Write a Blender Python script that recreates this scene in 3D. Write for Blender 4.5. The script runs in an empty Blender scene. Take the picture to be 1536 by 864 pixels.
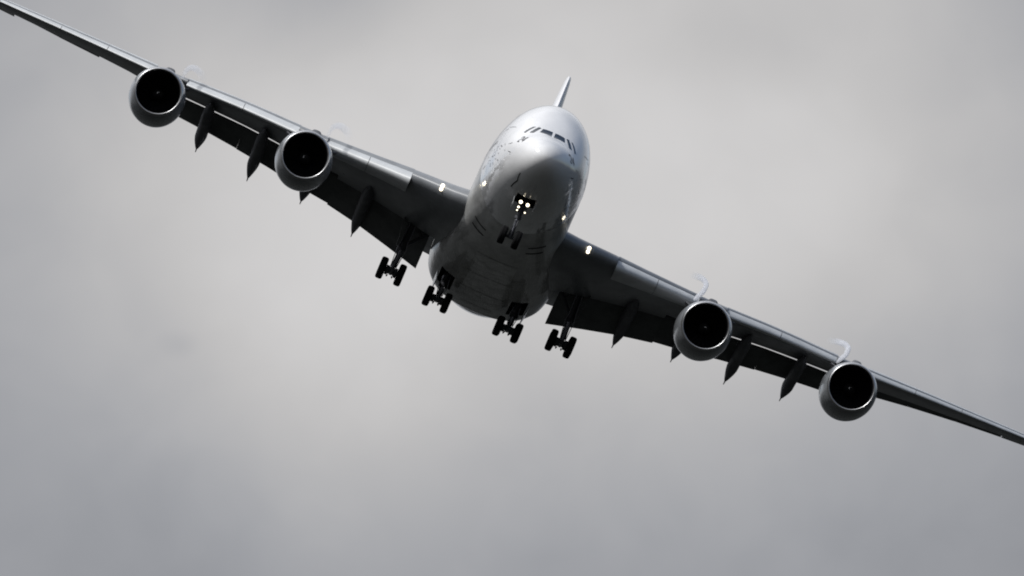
import bpy, bmesh, math, random
import numpy as np
from mathutils import Matrix, Vector
random.seed(7)
R = math.radians
SC = bpy.context.scene
COL = SC.collection

# ------------------------------------------------------------------ camera, world, sun, exposure
cam_d = bpy.data.cameras.new("camera"); cam = bpy.data.objects.new("camera", cam_d); COL.objects.link(cam)
cam.location = (0, 0, 1.7); cam.rotation_euler = (R(90 + 8.0), 0, 0)
cam_d.sensor_width = 36.0; cam_d.lens = 309.4
cam_d.clip_start = 1.0; cam_d.clip_end = 80000.0
SC.camera = cam
SC.view_settings.view_transform = 'Standard'; SC.view_settings.look = 'None'
SC.view_settings.exposure = 0.0; SC.view_settings.gamma = 1.0; SC.view_settings.use_curve_mapping = False
SC.render.engine = 'CYCLES'
SC.cycles.use_denoising = True
SC.cycles.filter_width = 1.9
SC.cycles.max_bounces = 8
SC.cycles.volume_bounces = 6

SUN = Vector((-0.42, -0.26, 0.86)).normalized()          # direction towards the sun
sun_el = math.asin(SUN.z); sun_az = math.atan2(SUN.x, SUN.y)
sl = bpy.data.lights.new("sun", 'SUN'); so = bpy.data.objects.new("sun", sl); COL.objects.link(so)
sl.energy = 2.9; sl.angle = R(1.0); sl.color = (1.0, 0.985, 0.955)
so.rotation_euler = SUN.to_track_quat('Z', 'Y').to_euler()

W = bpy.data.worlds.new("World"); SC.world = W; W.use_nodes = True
nt = W.node_tree; nt.nodes.clear()
def N(t, **k):
    n = nt.nodes.new(t)
    for a, v in k.items(): setattr(n, a, v)
    return n
def L(a, b): nt.links.new(a, b)
def val(x):
    n = N('ShaderNodeValue'); n.outputs[0].default_value = x; return n.outputs[0]
def math_(op, a, b=None, c=None):
    n = N('ShaderNodeMath', operation=op)
    for i, v in enumerate((a, b, c)):
        if v is None: continue
        if isinstance(v, (int, float)): n.inputs[i].default_value = v
        else: L(v, n.inputs[i])
    return n.outputs[0]
tc = N('ShaderNodeTexCoord')
nrm = N('ShaderNodeVectorMath', operation='NORMALIZE'); L(tc.outputs['Generated'], nrm.inputs[0]); DIR = nrm.outputs[0]
def dirv(az, el): return (math.sin(R(az))*math.cos(R(el)), math.cos(R(az))*math.cos(R(el)), math.sin(R(el)))
def blob(az, el, r_in, r_out, amp, sx=1.0, sz=1.0):
    """a soft lighter or darker patch of sky centred on a compass direction; radii in degrees"""
    d = N('ShaderNodeVectorMath', operation='SUBTRACT'); L(DIR, d.inputs[0]); d.inputs[1].default_value = dirv(az, el)
    m = N('ShaderNodeVectorMath', operation='MULTIPLY'); L(d.outputs[0], m.inputs[0]); m.inputs[1].default_value = (1/sx, 1, 1/sz)
    le = N('ShaderNodeVectorMath', operation='LENGTH'); L(m.outputs[0], le.inputs[0])
    mr = N('ShaderNodeMapRange', interpolation_type='SMOOTHSTEP'); L(le.outputs['Value'], mr.inputs['Value'])
    mr.inputs['From Min'].default_value = R(r_in); mr.inputs['From Max'].default_value = R(r_out)
    mr.inputs['To Min'].default_value = amp; mr.inputs['To Max'].default_value = 0.0
    return mr.outputs['Result']
def noise(scale, detail=4.0, rough=0.55, dist=0.0, off=(0, 0, 0)):
    a = N('ShaderNodeVectorMath', operation='ADD'); L(DIR, a.inputs[0]); a.inputs[1].default_value = off
    n = N('ShaderNodeTexNoise'); L(a.outputs[0], n.inputs['Vector'])
    n.inputs['Scale'].default_value = scale; n.inputs['Detail'].default_value = detail
    n.inputs['Roughness'].default_value = rough; n.inputs['Distortion'].default_value = dist
    return n.outputs['Fac']
def add(*a):
    s = a[0]
    for b in a[1:]: s = math_('ADD', s, b)
    return s
def ramp(x, lo, hi, to0, to1):
    mr = N('ShaderNodeMapRange', interpolation_type='SMOOTHSTEP'); L(x, mr.inputs['Value'])
    mr.inputs['From Min'].default_value = lo; mr.inputs['From Max'].default_value = hi
    mr.inputs['To Min'].default_value = to0; mr.inputs['To Max'].default_value = to1
    return mr.outputs['Result']
sky = N('ShaderNodeTexSky', sky_type='NISHITA', sun_disc=False)
sky.sun_elevation = sun_el; sky.sun_rotation = sun_az
sky.air_density = 1.0; sky.dust_density = 1.0; sky.ozone_density = 1.0
bgA = N('ShaderNodeBackground'); L(sky.outputs[0], bgA.inputs['Color']); bgA.inputs['Strength'].default_value = 0.10
# cloud deck: large banks all round, finer wisps in the part the lens looks at
n_big = noise(2.2, 5, 0.55, 0.4, (3.1, 1.7, 0.4))
n_mid = noise(11.0, 4, 0.5, 0.3, (1.3, 4.2, 2.0))
n_fin = noise(38.0, 3, 0.45, 0.2, (0.2, 7.7, 5.0))
sep = N('ShaderNodeSeparateXYZ'); L(DIR, sep.inputs[0])
base = add(ramp(n_big, .32, .68, -.16, .20), ramp(n_mid, .3, .7, -.05, .05), ramp(n_fin, .3, .7, -.025, .025))
sund = N('ShaderNodeVectorMath', operation='DOT_PRODUCT'); L(DIR, sund.inputs[0]); sund.inputs[1].default_value = SUN
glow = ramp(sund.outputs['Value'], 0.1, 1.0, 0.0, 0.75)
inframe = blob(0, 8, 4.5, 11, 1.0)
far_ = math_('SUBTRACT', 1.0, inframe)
low = ramp(sep.outputs['Z'], 0.12, 0.90, 0.08, 1.0)  # unseen low sky darkened all round to keep the undersides in shade
front = math_('MULTIPLY', blob(-6, 16, 10, 50, 0.58, 1.0, .8), ramp(sep.outputs['Z'], .02, .12, .12, 1.0))  # brightness added to unseen sky beyond the airliner, for the flanks to reflect
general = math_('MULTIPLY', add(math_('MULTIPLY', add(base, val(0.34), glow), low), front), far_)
n_mot = noise(70.0, 3, 0.5, 0.3, (2.2, 0.7, 3.0))
local = add(val(0.330),
            blob(0.15, 9.0, 0.3, 5.0, 0.255, 1.15, 0.72),  # bright middle; its fall-off also paints lens vignetting into the corners
            blob(-0.95, 7.5, 0.0, 2.0, 0.085, 0.8, 1.1),
            blob(-1.7, 8.6, 0.0, 1.8, 0.070, 1.0, 1.1),
            blob(1.6, 8.6, 0.0, 2.4, 0.065, 1.2, 0.9),
            blob(-1.25, 10.0, 0.0, 1.0, -0.085, 1.3, 0.9),
            blob(-2.19, 7.63, 0.0, 0.17, -0.030, 1.1, 0.75),
            blob(1.55, 9.55, 0.0, 0.7, -0.045, 1.5, 0.7),
            ramp(n_mid, .3, .7, -.012, .012), ramp(n_fin, .3, .7, -.015, .015), ramp(n_mot, .3, .7, -.012, .012))
local = math_('MULTIPLY', local, inframe)
bright = math_('MAXIMUM', add(general, local), 0.04)
tint = N('ShaderNodeMix', data_type='RGBA')
L(ramp(bright, .28, .56, 0.0, 1.0), tint.inputs['Factor'])
tint.inputs['A'].default_value = (0.95, 0.98, 1.06, 1); tint.inputs['B'].default_value = (1.009, 0.994, 0.994, 1)
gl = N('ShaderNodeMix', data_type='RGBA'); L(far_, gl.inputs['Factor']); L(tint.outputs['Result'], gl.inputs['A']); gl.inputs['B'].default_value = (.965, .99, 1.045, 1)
ccol = N('ShaderNodeVectorMath', operation='SCALE'); L(gl.outputs['Result'], ccol.inputs[0]); L(bright, ccol.inputs['Scale'])
bgB = N('ShaderNodeBackground'); L(ccol.outputs[0], bgB.inputs['Color']); bgB.inputs['Strength'].default_value = 1.0
# breaks in the deck: a wide unseen one added at right to shade the nose blue, small ones elsewhere
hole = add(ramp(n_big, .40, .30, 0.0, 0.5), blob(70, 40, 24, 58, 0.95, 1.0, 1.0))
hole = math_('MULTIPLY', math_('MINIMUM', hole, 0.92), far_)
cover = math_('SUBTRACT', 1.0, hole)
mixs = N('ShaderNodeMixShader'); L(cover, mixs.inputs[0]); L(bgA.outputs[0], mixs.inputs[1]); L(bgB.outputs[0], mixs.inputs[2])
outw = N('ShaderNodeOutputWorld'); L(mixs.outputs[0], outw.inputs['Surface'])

# ------------------------------------------------------------------ helpers
def mat(name, base, rough=0.4, metal=0.0, coat=0.0, spec=0.5, noise_amt=0.0, noise_scale=1.0, bump=0.0, bump_scale=0.6, streak=(1, 1, 1), emit=None, es=0.0):
    m = bpy.data.materials.new(name); m.use_nodes = True
    t = m.node_tree; b = t.nodes['Principled BSDF']
    b.inputs['Base Color'].default_value = (*base, 1); b.inputs['Roughness'].default_value = rough
    b.inputs['Metallic'].default_value = metal; b.inputs['Specular IOR Level'].default_value = spec
    b.inputs['Coat Weight'].default_value = coat; b.inputs['Coat Roughness'].default_value = 0.04
    if emit:
        b.inputs['Emission Color'].default_value = (*emit, 1); b.inputs['Emission Strength'].default_value = es
    if noise_amt or bump:
        co = t.nodes.new('ShaderNodeTexCoord'); mp = t.nodes.new('ShaderNodeMapping'); t.links.new(co.outputs['Object'], mp.inputs[0])
        mp.inputs['Scale'].default_value = streak
    if noise_amt:
        n = t.nodes.new('ShaderNodeTexNoise'); n.inputs['Scale'].default_value = noise_scale; n.inputs['Detail'].default_value = 6
        n.inputs['Roughness'].default_value = 0.6
        t.links.new(mp.outputs[0], n.inputs['Vector'])
        mx = t.nodes.new('ShaderNodeMix'); mx.data_type = 'RGBA'
        mx.inputs['A'].default_value = tuple(c*(1-noise_amt) for c in base) + (1,); mx.inputs['B'].default_value = tuple(min(1, c*(1+noise_amt*.5)) for c in base) + (1,)
        mr = t.nodes.new('ShaderNodeMapRange'); mr.inputs['From Min'].default_value = .3; mr.inputs['From Max'].default_value = .65
        t.links.new(n.outputs['Fac'], mr.inputs['Value']); t.links.new(mr.outputs[0], mx.inputs['Factor'])
        t.links.new(mx.outputs['Result'], b.inputs['Base Color'])
        r2 = t.nodes.new('ShaderNodeMapRange'); r2.inputs['To Min'].default_value = min(1, rough*1.5); r2.inputs['To Max'].default_value = rough*.8
        t.links.new(n.outputs['Fac'], r2.inputs['Value']); t.links.new(r2.outputs[0], b.inputs['Roughness'])
    if bump:
        n2 = t.nodes.new('ShaderNodeTexNoise'); n2.inputs['Scale'].default_value = bump_scale; n2.inputs['Detail'].default_value = 2
        t.links.new(co.outputs['Object'], n2.inputs['Vector'])
        bp = t.nodes.new('ShaderNodeBump'); bp.inputs['Strength'].default_value = 1.0; bp.inputs['Distance'].default_value = bump
        t.links.new(n2.outputs['Fac'], bp.inputs['Height']); t.links.new(bp.outputs[0], b.inputs['Normal'])
        t.links.new(bp.outputs[0], b.inputs['Coat Normal'])
    return m
M = {}
M['white'] = mat('white gloss paint', (.80, .80, .81), .16, coat=1.0, noise_amt=.07, noise_scale=.5, bump=.035, bump_scale=.55, streak=(.35, 1, 1))
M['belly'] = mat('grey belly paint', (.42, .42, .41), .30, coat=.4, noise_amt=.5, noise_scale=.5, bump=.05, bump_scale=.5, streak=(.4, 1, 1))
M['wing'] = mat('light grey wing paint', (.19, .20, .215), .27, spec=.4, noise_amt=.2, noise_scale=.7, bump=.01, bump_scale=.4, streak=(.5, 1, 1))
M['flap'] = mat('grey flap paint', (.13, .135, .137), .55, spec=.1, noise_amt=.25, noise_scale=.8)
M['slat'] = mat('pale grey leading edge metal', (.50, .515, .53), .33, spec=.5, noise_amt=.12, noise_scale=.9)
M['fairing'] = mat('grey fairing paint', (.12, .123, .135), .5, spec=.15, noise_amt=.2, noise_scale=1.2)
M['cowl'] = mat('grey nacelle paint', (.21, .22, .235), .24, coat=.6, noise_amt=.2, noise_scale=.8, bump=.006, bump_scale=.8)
M['lip'] = mat('polished inlet lip', (.54, .54, .55), .38, metal=1.0)
M['duct'] = mat('acoustic inlet lining', (.010, .010, .013), .6, spec=.1)
M['blade'] = mat('titanium fan blade', (.014, .014, .017), .4, spec=.2)
M['spinner'] = mat('black spinner', (.012, .012, .013), .8, spec=.08)
M['mark'] = mat('white spiral paint', (.6, .6, .6), .6)
M['hot'] = mat('burnt exhaust metal', (.12, .11, .10), .4, metal=.9)
M['rubber'] = mat('tyre rubber', (.011, .011, .012), .8, spec=.04)
M['rim'] = mat('wheel hub metal', (.04, .04, .045), .45, metal=.5)
M['gear'] = mat('landing gear steel', (.045, .047, .055), .45, metal=.2)
M['chrome'] = mat('bare oleo steel', (.30, .30, .33), .2, metal=1.0)
M['bay'] = mat('dark bay lining', (.012, .012, .012), .8, spec=.1)
M['glass'] = mat('cockpit glass', (.012, .015, .017), .03, coat=1.0, spec=.8)
M['pane'] = mat('cabin window glass', (.05, .055, .06), .15)
M['ink'] = mat('black marking paint', (.03, .03, .035), .5)
M['seam'] = mat('grey sealant', (.22, .22, .23), .5)
M['joint'] = mat('skin joint sealant', (.5, .5, .51), .5)
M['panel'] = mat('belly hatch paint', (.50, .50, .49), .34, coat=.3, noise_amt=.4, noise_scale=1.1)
M['fin'] = mat('white fin paint', (.74, .74, .76), .25, coat=.4, noise_amt=.05)
M['lamp'] = mat('lit lamp lens', (.9, .9, .85), .2, emit=(1.0, .88, .66), es=3.4)

class MB:
    def __init__(s): s.v = []; s.f = []
    def add(s, vs, fs):
        o = len(s.v); s.v += [tuple(float(c) for c in p) for p in vs]; s.f += [tuple(i + o for i in f) for f in fs]
    def loft(s, rows, close=False, cap0=False, cap1=False):
        n = len(rows[0]); vs = [p for r in rows for p in r]; fs = []
        for i in range(len(rows) - 1):
            for j in range(n if close else n - 1):
                k = (j + 1) % n
                fs.append((i*n + j, i*n + k, (i+1)*n + k, (i+1)*n + j))
        if cap0: fs.append(tuple(range(n))[::-1])
        if cap1: fs.append(tuple((len(rows)-1)*n + j for j in range(n)))
        s.add(vs, fs)
    def tube(s, pts, rad, n=14, cap=True):
        pts = [np.array(p, float) for p in pts]
        rad = [rad]*len(pts) if not hasattr(rad, '__len__') else rad
        rows = []; ref = None
        for i, p in enumerate(pts):
            d = pts[min(i+1, len(pts)-1)] - pts[max(i-1, 0)]; d = d/np.linalg.norm(d)
            if ref is None: ref = np.array([0, 0, 1.]) if abs(d[2]) < .9 else np.array([1., 0, 0])
            a = np.cross(d, ref); a /= np.linalg.norm(a); b = np.cross(a, d); ref = b
            rows.append([p + rad[i]*(math.cos(t)*a + math.sin(t)*b) for t in np.linspace(0, 2*math.pi, n, endpoint=False)])
        s.loft(rows, True, cap, cap)
    def lathe(s, c, prof, axis=0, n=48, closed=False):
        """prof: (distance along the axis, radius)"""
        rows = []
        for a, r in prof:
            row = []
            for t in np.linspace(0, 2*math.pi, n, endpoint=False):
                q = [math.cos(t)*r, math.sin(t)*r]
                p = [q[0], q[1]]; p.insert(axis, a); row.append(np.array(p) + np.array(c))
            rows.append(row)
        if closed: rows.append(rows[0])
        s.loft(rows, True)
    def box(s, c, d, rot=None, bev=0.0):
        bm = bmesh.new(); bmesh.ops.create_cube(bm, size=1)
        for v in bm.verts: v.co = Vector((v.co.x*d[0], v.co.y*d[1], v.co.z*d[2]))
        if bev: bmesh.ops.bevel(bm, geom=list(bm.edges), offset=bev, segments=2, affect='EDGES')
        if rot is not None: bmesh.ops.transform(bm, matrix=rot.to_4x4(), verts=bm.verts)
        bm.verts.index_update()
        s.add([tuple(v.co + Vector(c)) for v in bm.verts], [[v.index for v in f.verts] for f in bm.faces]); bm.free()
    def build(s, name, m, parent=None, smooth=35, flip_check=True):
        me = bpy.data.meshes.new(name); me.from_pydata(s.v, [], s.f)
        me.validate()
        bm = bmesh.new(); bm.from_mesh(me); bmesh.ops.remove_doubles(bm, verts=bm.verts, dist=1e-5)
        if flip_check: bmesh.ops.recalc_face_normals(bm, faces=bm.faces)
        bm.to_mesh(me); bm.free()
        me.materials.append(m)
        me.polygons.foreach_set('use_smooth', [True]*len(me.polygons))
        me.set_sharp_from_angle(angle=R(smooth))
        o = bpy.data.objects.new(name, me); COL.objects.link(o)
        if parent is not None: o.parent = parent
        return o
def copy_tree(o, parent=None):
    c = o.copy(); COL.objects.link(c)
    if parent is not None: c.parent = parent
    for ch in list(o.children): copy_tree(ch, c)
    return c

# ------------------------------------------------------------------ ground
g = MB(); nr = 60; rows = []
for r in (0.5, 60, 200, 600, 1500, 4000, 10000, 25000):
    rows.append([(r*math.cos(t), r*math.sin(t), 0.0) for t in np.linspace(0, 2*math.pi, nr, endpoint=False)])
g.loft(rows, True, True)
M['ground'] = mat('dark summer grass and woodland', (.0095, .0105, .0095), .9, spec=.2, noise_amt=.6, noise_scale=.004)
go = g.build('ground', M['ground']); go['kind'] = 'structure'

# ------------------------------------------------------------------ the airliner: x aft, y towards the starboard wing tip, z up
plane = bpy.data.objects.new('airliner', None); COL.objects.link(plane)
plane['label'] = 'white four-engined double-deck airliner banking with wheels and flaps down'
plane['category'] = 'airliner'
PLANE_MATRIX = ((-0.0795753, -0.9197976, 0.3842396, 2.6404037),
    (0.9966265, -0.0656449, 0.0492579, 569.9799454),
    (-0.0200839, 0.3868631, 0.9219184, 91.6844219),
    (0.0000000, 0.0000000, 0.0000000, 1.0000000))
plane.matrix_world = Matrix(PLANE_MATRIX)
plane.empty_display_size = 5

# ---- fuselage
def pchip(xs,ys,x):
    xs=np.asarray(xs,float); ys=np.asarray(ys,float); h=np.diff(xs); dl=np.diff(ys)/h
    m=np.zeros_like(ys)
    for i in range(1,len(xs)-1):
        if dl[i-1]*dl[i]>0:
            w1=2*h[i]+h[i-1]; w2=h[i]+2*h[i-1]
            m[i]=(w1+w2)/(w1/dl[i-1]+w2/dl[i])
    m[0]=dl[0]; m[-1]=dl[-1]
    x=np.asarray(x,float); i=np.clip(np.searchsorted(xs,x)-1,0,len(xs)-2)
    t=(x-xs[i])/h[i]
    return ((2*t**3-3*t**2+1)*ys[i]+(t**3-2*t**2+t)*h[i]*m[i]+(-2*t**3+3*t**2)*ys[i+1]+(t**3-t**2)*h[i]*m[i+1])
FS=np.array([
 [0.00,-1.35,-1.35,0.00,-1.35],
 [0.12,-0.92,-1.80,0.47,-1.35],
 [0.38,-0.55,-2.15,0.83,-1.33],
 [0.78,-0.20,-2.47,1.18,-1.30],
 [1.30, 0.10,-2.75,1.51,-1.25],
 [2.10, 0.42,-3.05,1.90,-1.15],
 [2.90, 0.72,-3.28,2.20,-1.05],
 [3.80, 1.34,-3.50,2.50,-0.92],
 [4.80, 2.08,-3.67,2.73,-0.80],
 [6.20, 2.97,-3.85,2.96,-0.66],
 [7.80, 3.66,-4.00,3.15,-0.52],
 [9.50, 4.08,-4.10,3.30,-0.42],
 [11.5, 4.30,-4.17,3.43,-0.34],
 [14.0, 4.38,-4.20,3.53,-0.30],
 [18.0, 4.40,-4.20,3.57,-0.30],
 [45.0, 4.40,-4.20,3.57,-0.30],
 [48.0, 4.40,-4.16,3.57,-0.28],
 [52.0, 4.38,-3.70,3.55,-0.15],
 [56.0, 4.25,-2.90,3.40, 0.20],
 [60.0, 4.10,-2.10,3.02, 0.80],
 [64.0, 3.87,-0.80,2.42, 1.45],
 [68.0, 3.50, 0.65,1.50, 2.10],
 [70.5, 3.10, 1.75,0.65, 2.45],
 [71.2, 2.85, 2.15,0.20, 2.50]])
def fus_params(x):
    s=np.sqrt(np.clip(np.asarray(x,float),0,None))  # sqrt stations give a blunt nose
    S=np.sqrt(FS[:,0])
    return [pchip(S,FS[:,k],s) for k in (1,2,3,4)]
def fus(x,phi,off=0.0):
    """phi from the crown (0) to starboard (+pi/2) to keel (pi)"""
    zt,zb,w,zw=fus_params(x)
    c=np.cos(phi); s=np.sin(phi)
    h=np.where(c>=0,zt-zw,zw-zb)
    e=np.where(c>=0,1.0,0.95)
    y=w*np.sign(s)*np.abs(s)**np.where(c>=0,1.0,0.95); z=zw+h*np.sign(c)*np.abs(c)**e
    p=np.stack([np.broadcast_to(np.asarray(x,float),np.shape(y)),y,z],-1)
    if off:
        p=p+off*fus_n(x,phi)
    return p
def fus_n(x,phi):
    e=1e-3
    a=fus(x+e,phi)-fus(np.maximum(x-e,1e-4),phi); b=fus(x,phi+e)-fus(x,phi-e)
    n=np.cross(b,a); n/=np.linalg.norm(n,axis=-1,keepdims=True)+1e-12
    # outward
    zt,zb,w,zw=fus_params(x); p=fus(x,phi)
    o=p-np.stack([np.asarray(x,float)+1.5+0*p[...,0],0*p[...,0],zw+0*p[...,0]],-1)
    return n*np.sign((n*o).sum(-1,keepdims=True)+1e-9)

def z_phi(x, z, side):
    zt, zb, w, zw = [float(a) for a in fus_params(x)]
    c = (z - zw)/((zt - zw) if z >= zw else (zw - zb)); c = max(-1, min(1, c))
    c = c if c >= 0 else -abs(c)**(1/.95)
    return side*math.acos(c)
def on_skin(x, z, side, off=.012):
    x = float(x); return fus(x, np.array([z_phi(x, z, side)]), off)[0]
b = MB(); xs = np.concatenate([np.array([0.002, .02, .06]), np.linspace(.35, 4.3, 46)**2, np.arange(19.5, 48, 1.5), np.arange(48, 71.3, .8), [71.2]])
ph = np.linspace(0, 2*math.pi, 128, endpoint=False)
b.loft([[p for p in fus(np.full(ph.shape, x), np.where(ph > math.pi, ph - 2*math.pi, ph))] for x in xs], True, True, True)
fuse = b.build('fuselage', M['white'], plane, 60)
def cut(target, cutters):
    """open a real recess in a closed shell"""
    tmp = []
    for c in cutters:
        o = c.build('cutter', M['bay']); o.matrix_world = Matrix.Identity(4); tmp.append(o)
    pm = target.parent; target.parent = None; target.matrix_world = Matrix.Identity(4)
    for o in tmp:
        md = target.modifiers.new('b', 'BOOLEAN'); md.operation = 'DIFFERENCE'; md.object = o; md.solver = 'EXACT'; md.material_mode = 'TRANSFER'
    bpy.context.view_layer.update()
    dg = bpy.context.evaluated_depsgraph_get()
    me = bpy.data.meshes.new_from_object(target.evaluated_get(dg))
    me.name = target.name
    target.modifiers.clear(); target.data = me; me.set_sharp_from_angle(angle=R(40))
    for o in tmp: bpy.data.objects.remove(o)
    target.parent = pm
def patch(mb, corners, side, n=6, off=.014):
    """a pane laid on the skin: four corners given as (x, phi)"""
    c = np.array(corners); rows = []
    for i in range(n + 1):
        row = []
        for j in range(n + 1):
            u, v = j/n, i/n
            q = (1-v)*((1-u)*c[0] + u*c[1]) + v*((1-u)*c[3] + u*c[2])
            row.append(fus(float(q[0]), np.array([q[1]*side]), off)[0])
        rows.append(row)
    mb.loft(rows)
def stroke(mb, pts, side, w=.06, off=.016):
    """a painted or sealed line on the skin; pts as (x, z)"""
    P = []
    for a, c in zip(pts[:-1], pts[1:]):
        k = max(2, int(math.hypot(c[0]-a[0], c[1]-a[1])/.08))
        for i in range(k): P.append((a[0] + (c[0]-a[0])*i/k, a[1] + (c[1]-a[1])*i/k))
    P.append(pts[-1]); P = np.array(P)
    A = []; B = []
    for i in range(len(P)):
        d = P[min(i+1, len(P)-1)] - P[max(i-1, 0)]; d = d/(np.linalg.norm(d)+1e-9); n = np.array([-d[1], d[0]])*w/2
        q = P[i] + n; A.append(on_skin(q[0], q[1], side, off)); q = P[i] - n; B.append(on_skin(q[0], q[1], side, off))
    mb.loft([A, B])
NOSE_BAY = MB(); NOSE_BAY.box((4.80, 0, -3.6), (1.7, 1.36, 2.0))
cut(fuse, [NOSE_BAY])
# windscreen: three panes each side
PANES = [[(3.47, .038), (3.570, .325), (3.135, .400), (2.72, .034)],
         [(3.640, .373), (3.790, .440), (3.170, .722), (3.02, .60)],
         [(3.850, .520), (3.905, .600), (3.500, .895), (3.30, .842)]]
for side in (1, -1):
    for q in PANES:
        p = MB(); patch(p, q, side, 8); p.build('cockpit_window', M['glass'], fuse, 60)
# the show number on both cheeks
for side in (1, -1):
    def U(u, v):                                    # u reads left to right as seen from outside
        x = (2.72 - u*.78) if side > 0 else (1.98 + u*.78)
        return (x + (.10*v if side > 0 else .10*v), -.58 + .49*v)
    for dg_, line in (('two', [(.02, .78), (.08, .95), (.22, 1.0), (.35, .92), (.38, .72), (.30, .5), (.05, .04), (.40, .02)]), ('four', [(.90, .0), (.86, .98), (.55, .34), (1.0, .30)])):
        mk = MB(); stroke(mk, [U(*q) for q in line], side, .07); mk.build('number_marking', M['ink'], fuse, 80)
# doors, probes and placards on the cheeks
for side in (1, -1):
    for x0, x1, z0, z1 in ((6.9, 7.95, -1.15, .85), (16.0, 17.05, -1.2, .85), (12.6, 13.6, 1.5, 3.3)):
        d = MB(); stroke(d, [(x0, z0), (x0, z1), (x1, z1), (x1, z0), (x0, z0)], side, .035)
        d.build('passenger_door', M['seam'], fuse, 80)
    for pts, w in (([(5.3, .82), (7.2, 1.0)], .03), ([(8.1, -.32), (8.2, .05)], .05), ([(10.9, -1.3), (12.3, -1.35)], .05), ([(9.3, -.5), (9.6, -.45)], .05),
                   ([(4.5, -.75), (4.62, -.62)], .07), ([(4.0, -1.2), (4.1, -1.1)], .06), ([(5.6, -1.25), (5.75, -1.15)], .07), ([(6.2, -1.55), (6.45, -1.45)], .06), ([(3.2, -.66), (3.75, -.72)], .035)):
        d = MB(); stroke(d, pts, side, w, .02); d.build('placard', M['seam'], fuse, 80)
    rg = random.Random(11)
    for k in range(26):                                # small stencils, vents and latch marks
        x = 5.2 + 9.5*rg.random()**1.3; z = -.35 - 1.25*rg.random() - .03*x; ln = rg.uniform(.08, .34); tl = rg.uniform(-.5, .9)
        d = MB(); stroke(d, [(x, z), (x + ln*math.cos(tl), z + ln*math.sin(tl))], side, rg.uniform(.03, .075), .02); d.build('stencil', M['seam'], fuse, 80)
    for x, z in ((2.9, -1.35),):
        d = MB(); p = on_skin(x, z, side, 0); n = fus_n(x, np.array([z_phi(x, z, side)]))[0]
        d.tube([p, p + n*.12, p + n*.16 + np.array([-.16, 0, 0])], [.03, .025, .012], 8); d.build('probe', M['gear'], fuse)
d = MB(); 
for s_ in (1,):
    stroke(d, [(1.68, -2.59), (2.6, -2.97), (4.0, -3.25)], 1, .035); d.build('panel_seam', M['bay'], fuse, 80)
for x in (5.6, 9.9, 14.6, 22.0):               # skin joints
    A = fus(np.full(120, x - .012), np.linspace(-math.pi, math.pi, 120), .008); B = fus(np.full(120, x + .012), np.linspace(-math.pi, math.pi, 120), .008)
    d = MB(); d.loft([[p for p in A], [p for p in B]])
    if x != 5.6: d.build('skin_joint', M['joint'], fuse, 80)
# cabin windows, two decks
wm = MB(); nwin = 0; first = None
spots = []
for k in range(80):
    for z, x0, x1 in ((.02, 8.7, 49), (2.55, 10.2, 47)):
        x = x0 + .58*k
        if x < x1 and not any(abs(x - dx) < .75 for dx in (16.5, 13.1)): spots.append((x, z))
spots.sort()
rest = MB()
for i, (x, z) in enumerate(spots):
    for side in (1, -1):
        tgt = MB() if i < 50 else rest
        ring = [on_skin(x + .13*math.cos(t), z + .19*math.sin(t), side, .010) for t in np.linspace(0, 2*math.pi, 10, endpoint=False)]
        tgt.add(ring, [tuple(range(10))])
        if i < 50: tgt.build('cabin_window', M['pane'], fuse, 80)
ro = rest.build('cabin_windows', M['pane'], fuse, 80); ro['kind'] = 'stuff'

# ---- belly fairing
BX  = [11.0, 24.0, 28.0, 33.0, 38.0, 41.0, 43.5, 45.5, 47.5, 49.5]
BW  = [3.30, 3.75, 3.98, 4.32, 4.52, 4.42, 4.08, 3.60, 3.2, 3.1]
BZB = [-4.45, -4.62, -4.76, -4.92, -5.02, -5.03, -4.97, -4.80, -4.5, -4.4]
BZC = [-2.3, -2.45, -2.45, -2.45, -2.45, -2.5, -2.55, -2.6, -2.6, -2.6]
PH = np.linspace(-math.pi, math.pi, 128, endpoint=False)
def sstep(v): v = min(1, max(0, v)); return v*v*(3 - 2*v)
def belly_row(x):
    """the fairing swells gradually out of the fuselage skin and dies back into it"""
    w, zb, zc = [float(pchip(BX, a, np.array([x]))[0]) for a in (BW, BZB, BZC)]
    A = fus(np.full(PH.shape, float(x)), PH); mid = np.array([x, 0, -.6])
    A = mid + (A - mid)*(1 - .012*(1 - sstep((x - 11.5)/3)) - .012*(1 - sstep((49 - x)/1.5)) + .002)
    k = sstep((x - 11.5)/15.5)*sstep((49.3 - x)/6.0); out = []
    for p, a in zip(PH, A):
        s, c = math.sin(p), math.cos(p)
        if c > .15: q = np.array([x, w*.72*s, zc + .9*c])                 # inside the hull
        else:
            bpt = np.array([x, w*math.copysign(abs(s)**.80, s), zc - (zc - zb)*abs(min(c, 0))**.80])
            q = a + (bpt - a)*k
        out.append(tuple(q))
    return out
def belly_z(x, y):
    r = [p for p, a in zip(belly_row(x), PH) if math.cos(a) <= -.02 and a > 0]
    r.sort(key=lambda p: p[1]); return float(np.interp(abs(y), [p[1] for p in r], [p[2] for p in r]))
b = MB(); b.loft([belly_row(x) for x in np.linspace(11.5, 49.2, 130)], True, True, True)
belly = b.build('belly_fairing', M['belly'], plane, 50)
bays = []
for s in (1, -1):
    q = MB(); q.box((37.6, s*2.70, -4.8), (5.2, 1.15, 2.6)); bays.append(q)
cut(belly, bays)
for s in (1, -1):
    for x0 in (17.6, 19.2):                          # ram air inlets
        q = MB(); rows = []
        for yy in np.linspace(1.55, 2.6, 8):
            row = []
            for xx in (x0, x0 + .28):
                zz = belly_z(xx, yy)
                row.append((xx, s*yy, zz - .012))
            rows.append(row)
        q.loft(rows); q.build('air_inlet', M['bay'], belly, 60)

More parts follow.
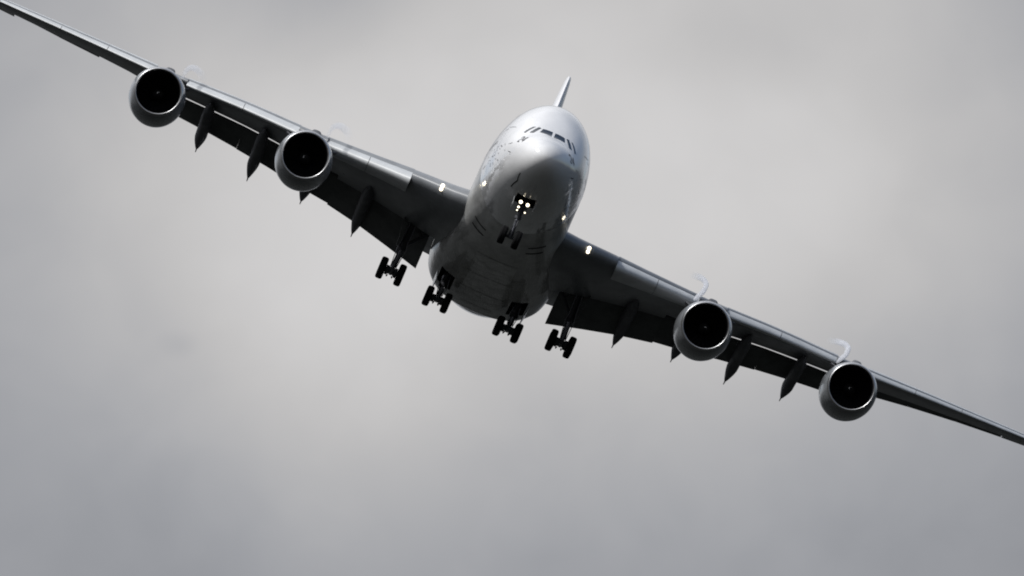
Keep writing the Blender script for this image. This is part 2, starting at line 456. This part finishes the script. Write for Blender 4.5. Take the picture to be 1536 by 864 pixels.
for x0, x1, y0, y1 in ((30.2, 34.6, -1.75, -.03), (30.2, 34.6, .03, 1.75), (35.6, 39.4, -1.75, -.03), (35.6, 39.4, .03, 1.75), (24.0, 29.4, -1.5, 1.5), (40.6, 43.4, -1.2, 1.2)):
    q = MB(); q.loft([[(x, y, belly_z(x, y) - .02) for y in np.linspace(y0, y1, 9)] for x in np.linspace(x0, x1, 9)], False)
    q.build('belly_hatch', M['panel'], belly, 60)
# ---- wings
WY  =np.array([0.0, 3.5, 7.5, 11., 14.9, 20., 25.7, 32., 40.7])
WXL =np.array([17.2,20.0,23.15,25.9,28.95,32.85,37.2,42.0,48.6])
WXT =np.array([37.2,37.4,37.8,38.4,39.9,42.3,45.0,47.9,52.3])
WTC =np.array([.145,.14,.13,.12,.11,.105,.10,.10,.095])
WTW =np.array([4.5,4.2,3.6,2.8,1.8,0.8,0.3,-.3,-.8])
WZL =np.array([-2.2,-2.078,-1.56,-1.121,-0.611,0.193,0.932,1.918,3.24])
def wst(y):
    y=abs(y)
    return [float(pchip(WY,a,np.array([y]))[0]) for a in (WXL,WXT-WXL,WZL,WTC,WTW)]
def af(t,tc):
    t=np.asarray(t,float)
    yt=5*tc*(.2969*np.sqrt(t)-.126*t-.3516*t**2+.2843*t**3-.1036*t**4)
    yc=.014*4*t*(1-t)
    return yc+yt, yc-yt
def wpt(y,t,zc):
    """wing point: span y (signed), chord fraction t, height fraction zc of the chord above the chord line"""
    xl,c,zl,tc,tw=wst(y); a=math.radians(tw)
    t=np.asarray(t,float); zc=np.asarray(zc,float)
    return np.stack([xl+c*(t*math.cos(a)+zc*math.sin(a)), np.full(np.shape(t),float(y)), zl+c*(-t*math.sin(a)+zc*math.cos(a))],-1)
def flap_pt(y,t,zc,P):
    """P = rows (y, x_nose, z_nose, chord, droop_deg)"""
    y0=abs(y); P=np.asarray(P)
    xn,zn,cf,dl=[float(np.interp(y0,P[:,0],P[:,k])) for k in (1,2,3,4)]
    a=math.radians(dl); t=np.asarray(t,float); zc=np.asarray(zc,float)
    return np.stack([xn+cf*(t*math.cos(a)+zc*math.sin(a)), np.full(np.shape(t),float(y)), zn+cf*(-t*math.sin(a)+zc*math.cos(a))],-1)

def nose_cut(t, tc, t0, t1):
    """fixed nose behind a slat: the front of the section is cut back and rounded off"""
    u1, l1 = af(t1, tc); mid = (u1 + l1)/2; s = t0 + (t1 - t0)*t/t1
    k = math.sqrt(max(0, 1 - ((t1 - s)/(t1 - t0))**2))
    return s, mid + (u1 - mid)*k, mid + (l1 - mid)*k
T = list(np.concatenate([[0, .002, .006, .014, .026, .042, .062, .086, .11, .14], np.linspace(.18, .66, 11)]))
def box_row(y, side, slat, flapped):
    xl, c, zl, tcn, tw = wst(y); up = []; lo = []
    t0, t1 = (.045, .14) if slat else (0, .14)
    for t in T:
        if slat and t < t1: s, a, d = nose_cut(t, tcn, t0, t1); up.append((s, a)); lo.append((s, d))
        else:
            a, d = af(t, tcn); up.append((t, float(a)))
            tl_ = t if t <= .18 or flapped != 1 or y < 12.34 else .18 + (t - .18)*.72
            lo.append((tl_, float(af(tl_, tcn)[1])))
    if flapped:
        te = .82 if flapped == 1 else .78
        tu = [.70, .74, .78, te]; tl = [.68, .70, .705] if y < 12.34 or flapped == 2 else [.53, .54, .543]; tk = tl[-1] + .01
        U2 = [(t, float(af(t, tcn)[0])) for t in tu]
        L2 = [(t, float(af(t, tcn)[1])) for t in tl]
        cv = [(tk, float(af(tk, tcn)[0]) - .022), (.76, float(af(.76, tcn)[0]) - .012), (te, float(af(te, tcn)[0]) - .006)]
    else:
        U2 = [(t, float(af(t, tcn)[0])) for t in (.74, .82, .91, .995)]
        L2 = [(t, float(af(t, tcn)[1])) for t in (.70, .76, .82)]
        cv = [(t, float(af(t, tcn)[1])) for t in (.88, .94, .995)]
    prof = (up + U2)[::-1] + lo[1:] + L2 + cv
    return wpt(side*y, [q[0] for q in prof], [q[1] for q in prof])
def in_slat(y): return 7.6 <= y <= 13.9 or 16.0 <= y <= 24.6 or 27.0 <= y <= 39.6
def in_flap(y): return 1 if 4.5 <= y <= 26.6 else (2 if 28.25 <= y <= 38.25 else 0)
BRK = [4.5, 7.6, 12.34, 13.9, 16.0, 24.6, 26.6, 27.0, 28.25, 38.25, 39.6]
YS = sorted(set([0.5, 2, 3.5, 5.5, 6.5] + list(np.arange(8.5, 39.9, 1.25)) + [40.7] + [q - .002 for q in BRK] + [q + .002 for q in BRK]))
def slat_rows(ys, side, kind):
    rows = []
    for y in ys:
        xl, c, zl, tcn, tw = wst(y)
        te = .135 if kind == 'slat' else .15
        k = min(1.25, 9.0/c) if kind == 'slat' else 1.0
        te = te*k
        up = [te, te*.8, te*.6, te*.42, te*.28, te*.17, te*.09, te*.035, te*.01, 0]
        lo = [te*.01, te*.035, te*.09, te*.17, te*.28, te*.42, te*.55] if kind == 'slat' else [te*.01, te*.035, te*.09, te*.17, te*.28, te*.42, te*.6, te*.8, te*.97]
        P = [(t, float(af(t, tcn)[0])) for t in up] + [(t, float(af(t, tcn)[1])) for t in lo]
        if kind == 'slat':
            lt = lo[-1]; ul = float(af(te, tcn)[0])
            for f in (.15, .4, .7, .93):
                t = lt + (te - lt)*f; a = float(af(lt, tcn)[1]); P.append((t - .012*k*math.sin(f*math.pi), a + (ul - .004 - a)*(f**.75)))
            ang = R(17); piv = (.05, 0.0); dx, dz = -.020*k, -.016*k
        else:
            ang = R(7.5); piv = (.15, float(af(.15, tcn)[0])*.4); dx, dz = -.002, -.002
        Q = []
        for t, z in P:
            a, d = t - piv[0], z - piv[1]
            Q.append((piv[0] + a*math.cos(ang) - (-d)*math.sin(ang)*1.0 + dx, piv[1] + a*math.sin(ang)*1.0 + d*math.cos(ang) + dz))
        rows.append(wpt(side*y, [q[0] for q in Q], [q[1] for q in Q]))
    return rows
FL = {'inner': [[4.9, 33.546, -2.536, 5.087, 25.8], [7.5, 34.262, -2.006, 4.541, 26.53], [10, 35.013, -1.542, 4.043, 26.94], [12.358, 35.975, -1.129, 3.694, 27.23]],
      'mid': [[12.352, 36.253, -1.17, 3.563, 25.31], [14.9, 37.487, -.80, 3.285, 25.6], [17, 38.593, -.412, 3.089, 24.5], [19.79, 40.086, .10, 2.857, 25.2]],
      'outer': [[19.80, 40.14, .115, 2.753, 26.0], [22.5, 41.566, .485, 2.531, 24.8], [24.5, 42.643, .728, 2.364, 24.2], [26.55, 43.75, .97, 2.19, 24.0]]}
AL = {1: [[[28.3, 44.445, 1.444, 1.754, -3.28], [31.39, 46.09, 1.925, 1.52, -8.4]], [[31.40, 46.10, 1.93, 1.52, -1.8], [34.62, 47.843, 2.458, 1.287, -.31]], [[34.63, 47.85, 2.465, 1.284, -.35], [38.2, 49.79, 2.981, 1.032, -4.3]]],
      -1: [[[28.3, 44.445, 1.493, 1.754, 14.44], [31.02, 45.897, 1.93, 1.549, 11.03]], [[31.03, 45.904, 1.938, 1.545, 11.03], [34.62, 47.843, 2.475, 1.287, 7.53]], [[34.63, 47.85, 2.483, 1.284, 7.45], [38.2, 49.79, 3.004, 1.032, 6.6]]]}
def flap_mesh(P, side):
    b = MB(); tt = np.array([0, .004, .015, .035, .07, .12, .2, .32, .46, .62, .8, 1.0])
    th = 5*.15*(.2969*np.sqrt(tt) - .126*tt - .3516*tt**2 + .2843*tt**3 - .1036*tt**4)
    t = np.concatenate([tt[::-1], tt[1:]]); z = np.concatenate([th[::-1], -.55*th[1:]])
    ys = np.linspace(P[0][0], P[-1][0], 7)
    b.loft([flap_pt(side*y, t, z, P) for y in ys], False, True, True)
    return b
# canoe fairings: span, start (x, z), end (x, z), half width
CAN = [(22.45, 35.6, -.15, 46.2, -1.62), (18.25, 33.4, -.70, 43.8, -2.53), (14.15, 31.5, -1.45, 42.2, -2.84), (9.95, 29.6, -2.0, 41.6, -3.66)]
def canoe(mb, y, x0, z0, x1, z1, w):
    rows = []
    for u in np.concatenate([[0, .01, .03], np.linspace(.06, .94, 22), [.97, .985, .995, 1]]):
        x = x0 + (x1 - x0)*u
        k = min(1, (u/.22))**.6*min(1, ((1 - u)/.26))**.75; k = max(k, .02)
        bend = max(0, (u - .45)/.55)
        zc = z0 + (z1 - z0)*(u*.42 + .58*bend**1.35) - .18*math.sin(math.pi*u)
        yy = y
        rows.append([(x, yy + w*k*math.cos(t), zc + (.62*k*math.sin(t) if math.sin(t) < 0 else .5*k*math.sin(t))) for t in np.linspace(0, 2*math.pi, 20, endpoint=False)])
    mb.loft(rows, True, True, True)
    mb.tube([(x1 - .12, y, z1 - .0), (x1 + .35, y, z1 - .13)], [.05, .03], 8)
for side in (1, -1):
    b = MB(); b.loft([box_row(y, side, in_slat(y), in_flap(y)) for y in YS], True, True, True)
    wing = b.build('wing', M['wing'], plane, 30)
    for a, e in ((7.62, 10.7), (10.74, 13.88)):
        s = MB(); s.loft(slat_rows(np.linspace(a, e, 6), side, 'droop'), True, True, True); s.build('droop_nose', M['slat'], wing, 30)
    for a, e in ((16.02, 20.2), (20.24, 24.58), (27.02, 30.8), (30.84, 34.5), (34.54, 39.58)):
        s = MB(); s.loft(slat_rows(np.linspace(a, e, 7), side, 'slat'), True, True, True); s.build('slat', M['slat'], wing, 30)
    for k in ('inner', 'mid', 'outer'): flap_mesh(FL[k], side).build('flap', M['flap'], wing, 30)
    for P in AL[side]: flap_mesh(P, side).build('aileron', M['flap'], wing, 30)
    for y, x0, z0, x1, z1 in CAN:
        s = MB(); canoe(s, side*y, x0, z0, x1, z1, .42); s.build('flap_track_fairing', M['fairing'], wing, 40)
    # wing tip fence
    s = MB(); xl, c, zl, tcn, tw = wst(40.7); rows = []
    for dz, dx, cc in ((-.9, 2.3, 1.3), (-.5, 1.0, 2.7), (0, .2, 3.9), (.5, 1.2, 2.7), (1.2, 2.6, 1.3)):
        t = np.array([0, .03, .1, .3, .6, 1.0]); th = .05*np.sqrt(t)*(1 - t)*2
        rows.append([(xl + dx + cc*q, side*(40.72 + h*cc), zl + dz) for q, h in zip(t, th)] + [(xl + dx + cc*q, side*(40.72 - h*cc), zl + dz) for q, h in list(zip(t, th))[-2:0:-1]])
    s.loft(rows, True, True, True); s.build('wing_tip_fence', M['wing'], wing, 30)
    # landing lamps in the root leading edge
    for zz, xx in ((-1.71, 21.40), (-1.96, 21.46)):
        s = MB(); s.lathe((xx, side*5.41, zz), [(-.08, .001), (-.07, .05), (-.04, .10), (0, .125), (.12, .13)], 0, 20); s.build('landing_lamp', M['lamp'], wing, 60)

# ---- engines and pylons
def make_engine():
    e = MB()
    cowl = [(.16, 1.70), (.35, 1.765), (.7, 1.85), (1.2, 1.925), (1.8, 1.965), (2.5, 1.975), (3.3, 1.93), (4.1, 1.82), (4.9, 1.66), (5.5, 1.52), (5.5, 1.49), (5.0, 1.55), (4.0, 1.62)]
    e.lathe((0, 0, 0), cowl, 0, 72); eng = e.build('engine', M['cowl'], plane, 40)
    l = MB(); l.lathe((0, 0, 0), [(.16, 1.703), (.06, 1.672), (.012, 1.645), (-.02, 1.61), (-.012, 1.573), (.04, 1.54), (.12, 1.515)], 0, 72); l.build('inlet_lip', M['lip'], eng, 60)
    d = MB(); d.lathe((0, 0, 0), [(.12, 1.515), (.35, 1.488), (.7, 1.475), (1.1, 1.478), (1.7, 1.49), (2.3, 1.49)], 0, 72); d.build('inlet_duct', M['duct'], eng, 60)
    f = MB()
    for k in range(24):
        a0 = 2*math.pi*k/24; rows = []
        for u in np.linspace(0, 1, 7):
            r = .42 + 1.05*u; st = R(25 + 38*u); wd = .30 + .20*math.sin(u*2.2); sw = .10*u*u
            row = []
            for v in (-.5, -.2, .2, .5):
                ax = 1.62 + wd*v*math.cos(st) + sw; an = a0 + wd*v*math.sin(st)/r*.9
                row.append((ax, r*math.cos(an), r*math.sin(an)))
            rows.append(row)
        f.loft(rows)
    f.lathe((0, 0, 0), [(2.05, .02), (2.05, 1.488)], 0, 48)
    f.build('fan', M['blade'], eng, 40, False)
    s = MB(); s.lathe((0, 0, 0), [(.95, .001), (.97, .07), (1.08, .2), (1.25, .33), (1.45, .42), (1.75, .46)], 0, 32); sp = s.build('spinner', M['spinner'], eng, 60)
    q = MB(); A = []; B = []
    for u in np.linspace(0, 1, 14):
        an = -.5 + 2.2*u; r = .04 + .11*u; hw = .024*math.sin(math.pi*min(1, u + .08))+.006
        for lst, rr in ((A, r - hw), (B, r + hw)):
            ax = .945 + np.interp(rr, [0, .07, .2, .33], [.0, .02, .13, .30]) - .012
            lst.append((float(ax), rr*math.cos(an), rr*math.sin(an)))
    q.loft([A, B]); q.build('spiral_mark', M['mark'], eng, 80)
    c = MB(); c.lathe((0, 0, 0), [(3.4, 1.15), (4.6, 1.12), (5.8, .98), (6.9, .72), (6.9, .68), (6.2, .66)], 0, 40); c.build('core_cowl', M['hot'], eng, 40)
    x = MB(); x.lathe((0, 0, 0), [(5.8, .5), (6.9, .42), (7.9, .18), (8.2, .01)], 0, 32); x.build('exhaust_plug', M['hot'], eng, 60)
    return eng
def strake(eng, inb, ang=52):
    b = MB(); a = R(ang); ca, sa = math.cos(a), math.sin(a)
    prof = [(1.5, 1.945), (2.3, 2.32), (3.0, 2.38), (3.05, 1.95)]
    for dy in (0,):
        A = [(x, inb*(r*sa - .02*ca), r*ca + .02*sa) for x, r in prof]; B = [(x, inb*(r*sa + .02*ca), r*ca - .02*sa) for x, r in prof]
        b.loft([A, B], True, True, True)
    return b.build('nacelle_strake', M['fairing'], eng, 20)
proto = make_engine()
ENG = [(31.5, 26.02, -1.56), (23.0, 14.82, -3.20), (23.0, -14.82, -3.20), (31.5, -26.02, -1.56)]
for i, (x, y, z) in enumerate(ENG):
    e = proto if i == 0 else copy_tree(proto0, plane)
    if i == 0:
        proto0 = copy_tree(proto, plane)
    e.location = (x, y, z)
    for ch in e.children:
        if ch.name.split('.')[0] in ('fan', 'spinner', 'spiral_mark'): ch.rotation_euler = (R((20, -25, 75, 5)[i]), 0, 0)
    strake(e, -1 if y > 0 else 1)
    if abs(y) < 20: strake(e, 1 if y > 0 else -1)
for o in [proto0] + list(proto0.children_recursive): bpy.data.objects.remove(o)
def pylon(x, y, z):
    b = MB(); s = 1 if y > 0 else -1; yy = abs(y)
    xl, c, zl, tcn, tw = wst(yy)
    # rows: x, z bottom, z top, half width
    zt = zl + .30
    R_ = [(x + 2.0, z + 1.85, z + 1.93, .05), (x + 2.6, z + 1.8, z + 1.99, .24), (x + 3.8, z + 1.7, z + 2.12, .32), (xl - .2, z + 1.6, max(zt + .1, z + 2.45), .40), (xl + .7, z + 1.5, zt + .12, .42), (xl + 1.8, z + 1.4, zt + .15, .42), (xl + 4.0, zl - 1.4, zl + .2, .42), (xl + 6.2, zl - 1.0, zl - .1, .25), (xl + 7.4, zl - .5, zl - .2, .05)]
    rows = []
    for px, zb, zt_, w in R_:
        zc, h = (zb + zt_)/2, (zt_ - zb)/2
        rows.append([(px, y + w*math.copysign(abs(math.sin(t))**.6, math.sin(t)), zc + h*math.copysign(abs(math.cos(t))**.6, math.cos(t))) for t in np.linspace(0, 2*math.pi, 24, endpoint=False)])
    b.loft(rows, True, True, True)
    return b.build('pylon', M['fairing'], plane, 40)
for e in ENG: pylon(*e)

# ---- tail
f = MB(); rows = []
for zz, x0, x1, tk in ((3.4, 53.5, 68.8, .70), (6, 55.6, 69.2, .66), (9, 58.2, 69.9, .60), (13, 61.9, 70.9, .48), (16.0, 64.7, 71.5, .34), (17.5, 66.1, 71.9, .25), (18.0, 66.7, 72.0, .19), (18.15, 67.3, 71.9, .08)):
    t = np.array([0, .008, .03, .08, .18, .35, .6, .85, 1.0]); h = tk*np.array([0, .22, .42, .66, .9, 1.0, .75, .3, .02])
    rows.append([(x0 + (x1-x0)*q, w, zz) for q, w in zip(t, h)] + [(x0 + (x1-x0)*q, -w, zz) for q, w in list(zip(t, h))[-2:0:-1]])
f.loft(rows, True, True, True); f.build('tail_fin', M['fin'], plane, 40)
for s in (1, -1):
    f = MB(); rows = []
    for yy, x0, c, zz in ((.5, 58.8, 10.8, 1.9), (2, 60.2, 10.0, 2.1), (8, 64.6, 7.2, 2.85), (14.6, 69.5, 4.0, 3.65), (15.1, 70.2, 3.2, 3.7)):
        t = np.array([0, .01, .04, .12, .3, .55, .8, 1.0]); h = .05*c*np.array([0, .3, .55, .85, 1.0, .75, .35, .02])
        rows.append([(x0 + c*q, s*yy, zz + w) for q, w in zip(t, h)] + [(x0 + c*q, s*yy, zz - w) for q, w in list(zip(t, h))[-2:0:-1]])
    f.loft(rows, True, True, True); f.build('tailplane', M['wing'], plane, 40)

# ---- landing gear
def wheel(parent, c, r, w, ):
    b = MB(); k = r/.7; h = w/2
    b.lathe(c, [(-h*.62, r*.50), (-h*.95, r*.60), (-h, r*.74), (-h*.93, r*.88), (-h*.72, r*.965), (-h*.45, r*.995), (-h*.43, r*.975), (-h*.36, r*.975), (-h*.34, r), (-.05*h, r), (0, r*.98), (.05*h, r), (h*.34, r), (h*.36, r*.975), (h*.43, r*.975), (h*.45, r*.995), (h*.72, r*.965), (h*.93, r*.88), (h, r*.74), (h*.95, r*.60), (h*.62, r*.50)], 1, 40)
    t = b.build('wheel', M['rubber'], parent, 35)
    q = MB(); q.lathe(c, [(-h*.64, r*.52), (-h*.66, r*.40), (-h*.3, r*.34), (-h*.34, r*.02), (h*.34, r*.02), (h*.3, r*.34), (h*.66, r*.40), (h*.64, r*.52)], 1, 28); q.build('wheel_rim', M['rim'], t, 30)
    return t
def main_gear(name, y, axles, track, top, r, brace_y):
    """axles: list of (x, z); the leg rises from the middle of the bogie to top"""
    s = 1 if y > 0 else -1
    (x0, z0), (x1, z1) = axles[0], axles[-1]
    cx, cz = (x0 + x1)/2, (z0 + z1)/2
    b = MB()
    tx, ty, tz = top; mx, my, mz = cx + (tx-cx)*.42, y + (ty-y)*.42, cz + (tz-cz)*.42
    b.tube([(cx, y, cz - .1), (cx, y, cz + .25)], [.26, .24], 18)
    b.tube([(mx, my, mz), (tx, ty, tz)], [.27, .30], 20)
    b.tube([(mx, my, mz - .12), (mx, my, mz + .18)], .33, 20)
    leg = b.build(name, M['gear'], plane, 40)
    q = MB(); q.tube([(cx, y, cz + .2), (mx, my, mz)], .165, 18); q.build('oleo_strut', M['chrome'], leg, 40)
    q = MB(); d = np.array([x1 - x0, 0, z1 - z0]); d /= np.linalg.norm(d)
    q.tube([np.array([x0, y, z0]) - d*.22, np.array([x0, y, z0]) + d*.15, (cx, y, cz + .03), np.array([x1, y, z1]) - d*.15, np.array([x1, y, z1]) + d*.22], [.15, .19, .25, .19, .15], 16)
    for ax, az in axles: 
        q.tube([(ax, y - track/2 - .1, az), (ax, y + track/2 + .1, az)], .11, 14)
        for sg in (1, -1):
            q.tube([(ax, y + sg*.22, az), (ax, y + sg*(track/2 - .26), az)], .245, 18)      # brake packs
            q.tube([(ax - .1, y + sg*.16, az - .24), (ax + .1, y + sg*.2, az - .30)], .05, 8)
    q.build('bogie', M['gear'], leg, 40)
    for ax, az in axles:
        for sg in (1, -1): wheel(leg, (ax, y + sg*track/2, az), r, .50)
    q = MB(); q.tube([(cx - .3, y + .16, cz + .32), (mx - .42, my + .16, (cz + mz)/2 + .1), (mx - .2, my + .14, mz)], .045, 8)
    q.tube([(cx - .3, y - .16, cz + .32), (mx - .42, my - .16, (cz + mz)/2 + .1), (mx - .2, my - .14, mz)], .045, 8); q.build('torque_link', M['gear'], leg, 40)
    q = MB(); q.tube([(mx, my, mz + .2), ((mx+tx)/2 - .1, (my + brace_y)/2 - s*.05, (mz + tz)/2 + .1), (tx + .1, brace_y, tz - .05)], [.10, .12, .10], 12)
    q.tube([((mx+tx)/2 - .1, (my + brace_y)/2 - s*.05, (mz + tz)/2 + .1), (tx, ty, tz - .3)], .06, 10); q.build('side_brace', M['gear'], leg, 40)
    q = MB()
    for dy in (.19, -.21, .08):
        q.tube([(cx - .15, y + dy, cz + .25), (mx - .25, my + dy*1.6, mz - .1), (mx - .28, my + dy*1.2, mz + .4), (tx - .2, ty + dy, tz - .1)], .025, 6)
    q.build('hydraulic_line', M['chrome'], leg, 40)
    return leg
for s in (1, -1):
    a = [(33.0, -6.42), (34.7, -6.32)]
    leg = main_gear('wing_landing_gear', s*6.38, a, 1.36, (33.3, s*6.25, -2.3), .70, s*4.4)
    q = MB(); q.box((33.25, s*6.86, -3.55), (2.3, .06, 2.0), Matrix.Rotation(s*R(-7), 3, 'X'), .02); q.build('gear_door', M['flap'], leg, 30)
    a = [(36.0, -6.50), (37.7, -6.24), (39.4, -5.98)]
    leg = main_gear('body_landing_gear', s*2.67, a, 1.36, (37.4, s*2.67, -3.75), .70, s*1.9)
    q = MB(); q.box((37.3, s*3.36, -5.02), (4.6, .06, .75), Matrix.Rotation(s*R(-12), 3, 'X'), .02); q.build('gear_door', M['belly'], leg, 30)
# nose gear
b = MB(); yc = 0.0
b.tube([(5.25, 0, -2.9), (5.05, 0, -4.75)], [.19, .17], 18); b.tube([(5.04, 0, -4.68), (5.03, 0, -4.9)], .23, 18)
b.tube([(5.1, -.34, -4.05), (5.1, .34, -4.05)], .06, 10)
nleg = b.build('nose_landing_gear', M['gear'], plane, 40)
q = MB(); q.tube([(5.03, 0, -4.8), (5.0, 0, -6.0)], .115, 16); q.build('oleo_strut', M['chrome'], nleg, 40)
q = MB(); q.tube([(5.0, -.5, -6.20), (5.0, .5, -6.20)], .10, 14); q.tube([(5.0, 0, -6.3), (5.0, 0, -5.85)], .17, 14); q.build('axle', M['gear'], nleg, 40)
q = MB(); q.tube([(4.9, .1, -5.0), (4.62, .1, -5.45), (4.9, .1, -5.9)], .04, 8); q.tube([(4.9, -.1, -5.0), (4.62, -.1, -5.45), (4.9, -.1, -5.9)], .04, 8); q.build('torque_link', M['gear'], nleg, 40)
q = MB(); q.tube([(5.05, 0, -4.7), (6.6, 0, -3.2)], .09, 10); q.build('drag_brace', M['gear'], nleg, 40)
for sg in (1, -1): wheel(nleg, (5.0, sg*.50, -6.24), .63, .46)
for y, z, r in ((.24, -3.78, .118), (-.26, -3.80, .118), (.25, -4.15, .075), (.26, -4.38, .05), (-.28, -4.35, .055)):
    q = MB(); q.lathe((4.84, y, z), [(-.03, .001), (-.025, r*.5), (-.012, r*.85), (.0, r)], 0, 20); tl = q.build('taxi_lamp', M['lamp'], nleg, 60)
    q = MB(); q.lathe((4.84, y, z), [(-.015, r*1.02), (-.02, r*1.12), (.06, r*1.1), (.16, r*.9), (.22, r*.3), (.23, .001)], 0, 20); q.build('lamp_housing', M['gear'], tl, 60)
    q = MB(); q.tube([(5.0, y, z), (5.12, y*.3, z)], .035, 8); q.build('lamp_bracket', M['gear'], nleg, 40)
for s in (1, -1):
    q = MB(); q.box((4.95, s*.74, -3.92), (1.5, .04, .62), Matrix.Rotation(s*R(-8), 3, 'X'), .015); q.build('gear_door', M['white'], nleg, 30)

# ------------------------------------------------------------------ condensation curling off the nacelle strakes
def vapour_mat(name, dens, start, length, seed):
    """condensation: densest at the strake, thinning out downstream, a little ragged"""
    m = bpy.data.materials.new(name); m.use_nodes = True; t = m.node_tree; t.nodes.clear(); nn = t.nodes.new; lk = t.links.new
    o = nn('ShaderNodeOutputMaterial'); v = nn('ShaderNodeVolumePrincipled')
    v.inputs['Color'].default_value = (.97, .975, 1.0, 1); v.inputs['Anisotropy'].default_value = .15
    co = nn('ShaderNodeTexCoord'); d = nn('ShaderNodeVectorMath'); d.operation = 'DISTANCE'; lk(co.outputs['Object'], d.inputs[0]); d.inputs[1].default_value = start
    r = nn('ShaderNodeMapRange'); r.interpolation_type = 'SMOOTHSTEP'; lk(d.outputs['Value'], r.inputs['Value'])
    r.inputs['From Min'].default_value = length*.55; r.inputs['From Max'].default_value = length; r.inputs['To Min'].default_value = dens; r.inputs['To Max'].default_value = dens*.06
    n = nn('ShaderNodeTexNoise'); n.inputs['Scale'].default_value = 2.2; n.inputs['Detail'].default_value = 3
    ad = nn('ShaderNodeVectorMath'); lk(co.outputs['Object'], ad.inputs[0]); ad.inputs[1].default_value = (seed, seed*2.0, 0); lk(ad.outputs[0], n.inputs['Vector'])
    r2 = nn('ShaderNodeMapRange'); lk(n.outputs['Fac'], r2.inputs['Value']); r2.inputs['From Min'].default_value = .35; r2.inputs['From Max'].default_value = .6; r2.inputs['To Min'].default_value = .7; r2.inputs['To Max'].default_value = 1.1
    mu = nn('ShaderNodeMath'); mu.operation = 'MULTIPLY'; lk(r.outputs[0], mu.inputs[0]); lk(r2.outputs[0], mu.inputs[1]); lk(mu.outputs[0], v.inputs['Density'])
    lk(v.outputs[0], o.inputs['Volume']); return m
PM = Matrix(PLANE_MATRIX)
def vapour(pts, rads, m, label):
    pts = np.array(pts, float); k = np.arange(len(pts)); u = np.linspace(0, len(pts) - 1, 40)
    q = np.stack([pchip(k, pts[:, i], u) for i in range(3)], -1); r = np.interp(u, k, rads)
    b = MB(); b.tube(q, list(r*1.5), 20); b.v = [tuple(PM @ Vector(p)) for p in b.v]
    o = b.build('vapour_curl', M['white']); o['label'] = label; o['category'] = 'vapour curl'; o['group'] = 'vapour curls above the engines'; o['kind'] = 'thing'
    c = sum((v.co for v in o.data.vertices), Vector())/len(o.data.vertices)
    o.data.transform(Matrix.Translation(-c)); o.location = c
    st = PM @ Vector(pts[0]) - c; ln = (PM @ Vector(pts[-1]) - PM @ Vector(pts[0])).length
    o.data.materials[0] = vapour_mat('vapour', m, st, ln, float(len(label)))
    return o
vapour([(34.2, 24.95, .40), (34.6, 24.96, 1.0), (35.2, 24.80, 1.50), (35.9, 24.42, 1.76), (36.6, 23.98, 1.74), (37.2, 23.62, 1.42)], [.06, .11, .14, .16, .19, .22], 2.0, 'faint white vapour arch above the highest engine, at upper left')
vapour([(25.6, 13.98, -.95), (26.2, 13.95, -.25), (26.9, 13.72, .25), (27.6, 13.32, .46), (28.3, 12.88, .42), (28.9, 12.5, .14)], [.06, .11, .15, .18, .21, .24], 1.7, 'faint vapour puff above the second highest engine, left of the cockpit')
vapour([(24.9, -13.45, -1.5), (25.4, -13.60, -1.1), (26.0, -13.82, -.55), (26.6, -13.88, 0.02), (27.3, -13.66, .46), (28.0, -13.25, .68), (28.7, -12.8, .74)], [.06, .11, .12, .12, .13, .16, .18], 6.5, 'white hook of vapour above the inner engine of the lower wing')
vapour([(32.9, -24.5, -.15), (33.3, -24.66, .28), (33.9, -24.92, .84), (34.6, -24.95, 1.38), (35.4, -24.62, 1.74), (36.2, -24.15, 1.86), (37.0, -23.6, 1.84)], [.06, .11, .12, .13, .14, .15, .17], 6.5, 'white hook of vapour above the lowest engine, at far right')
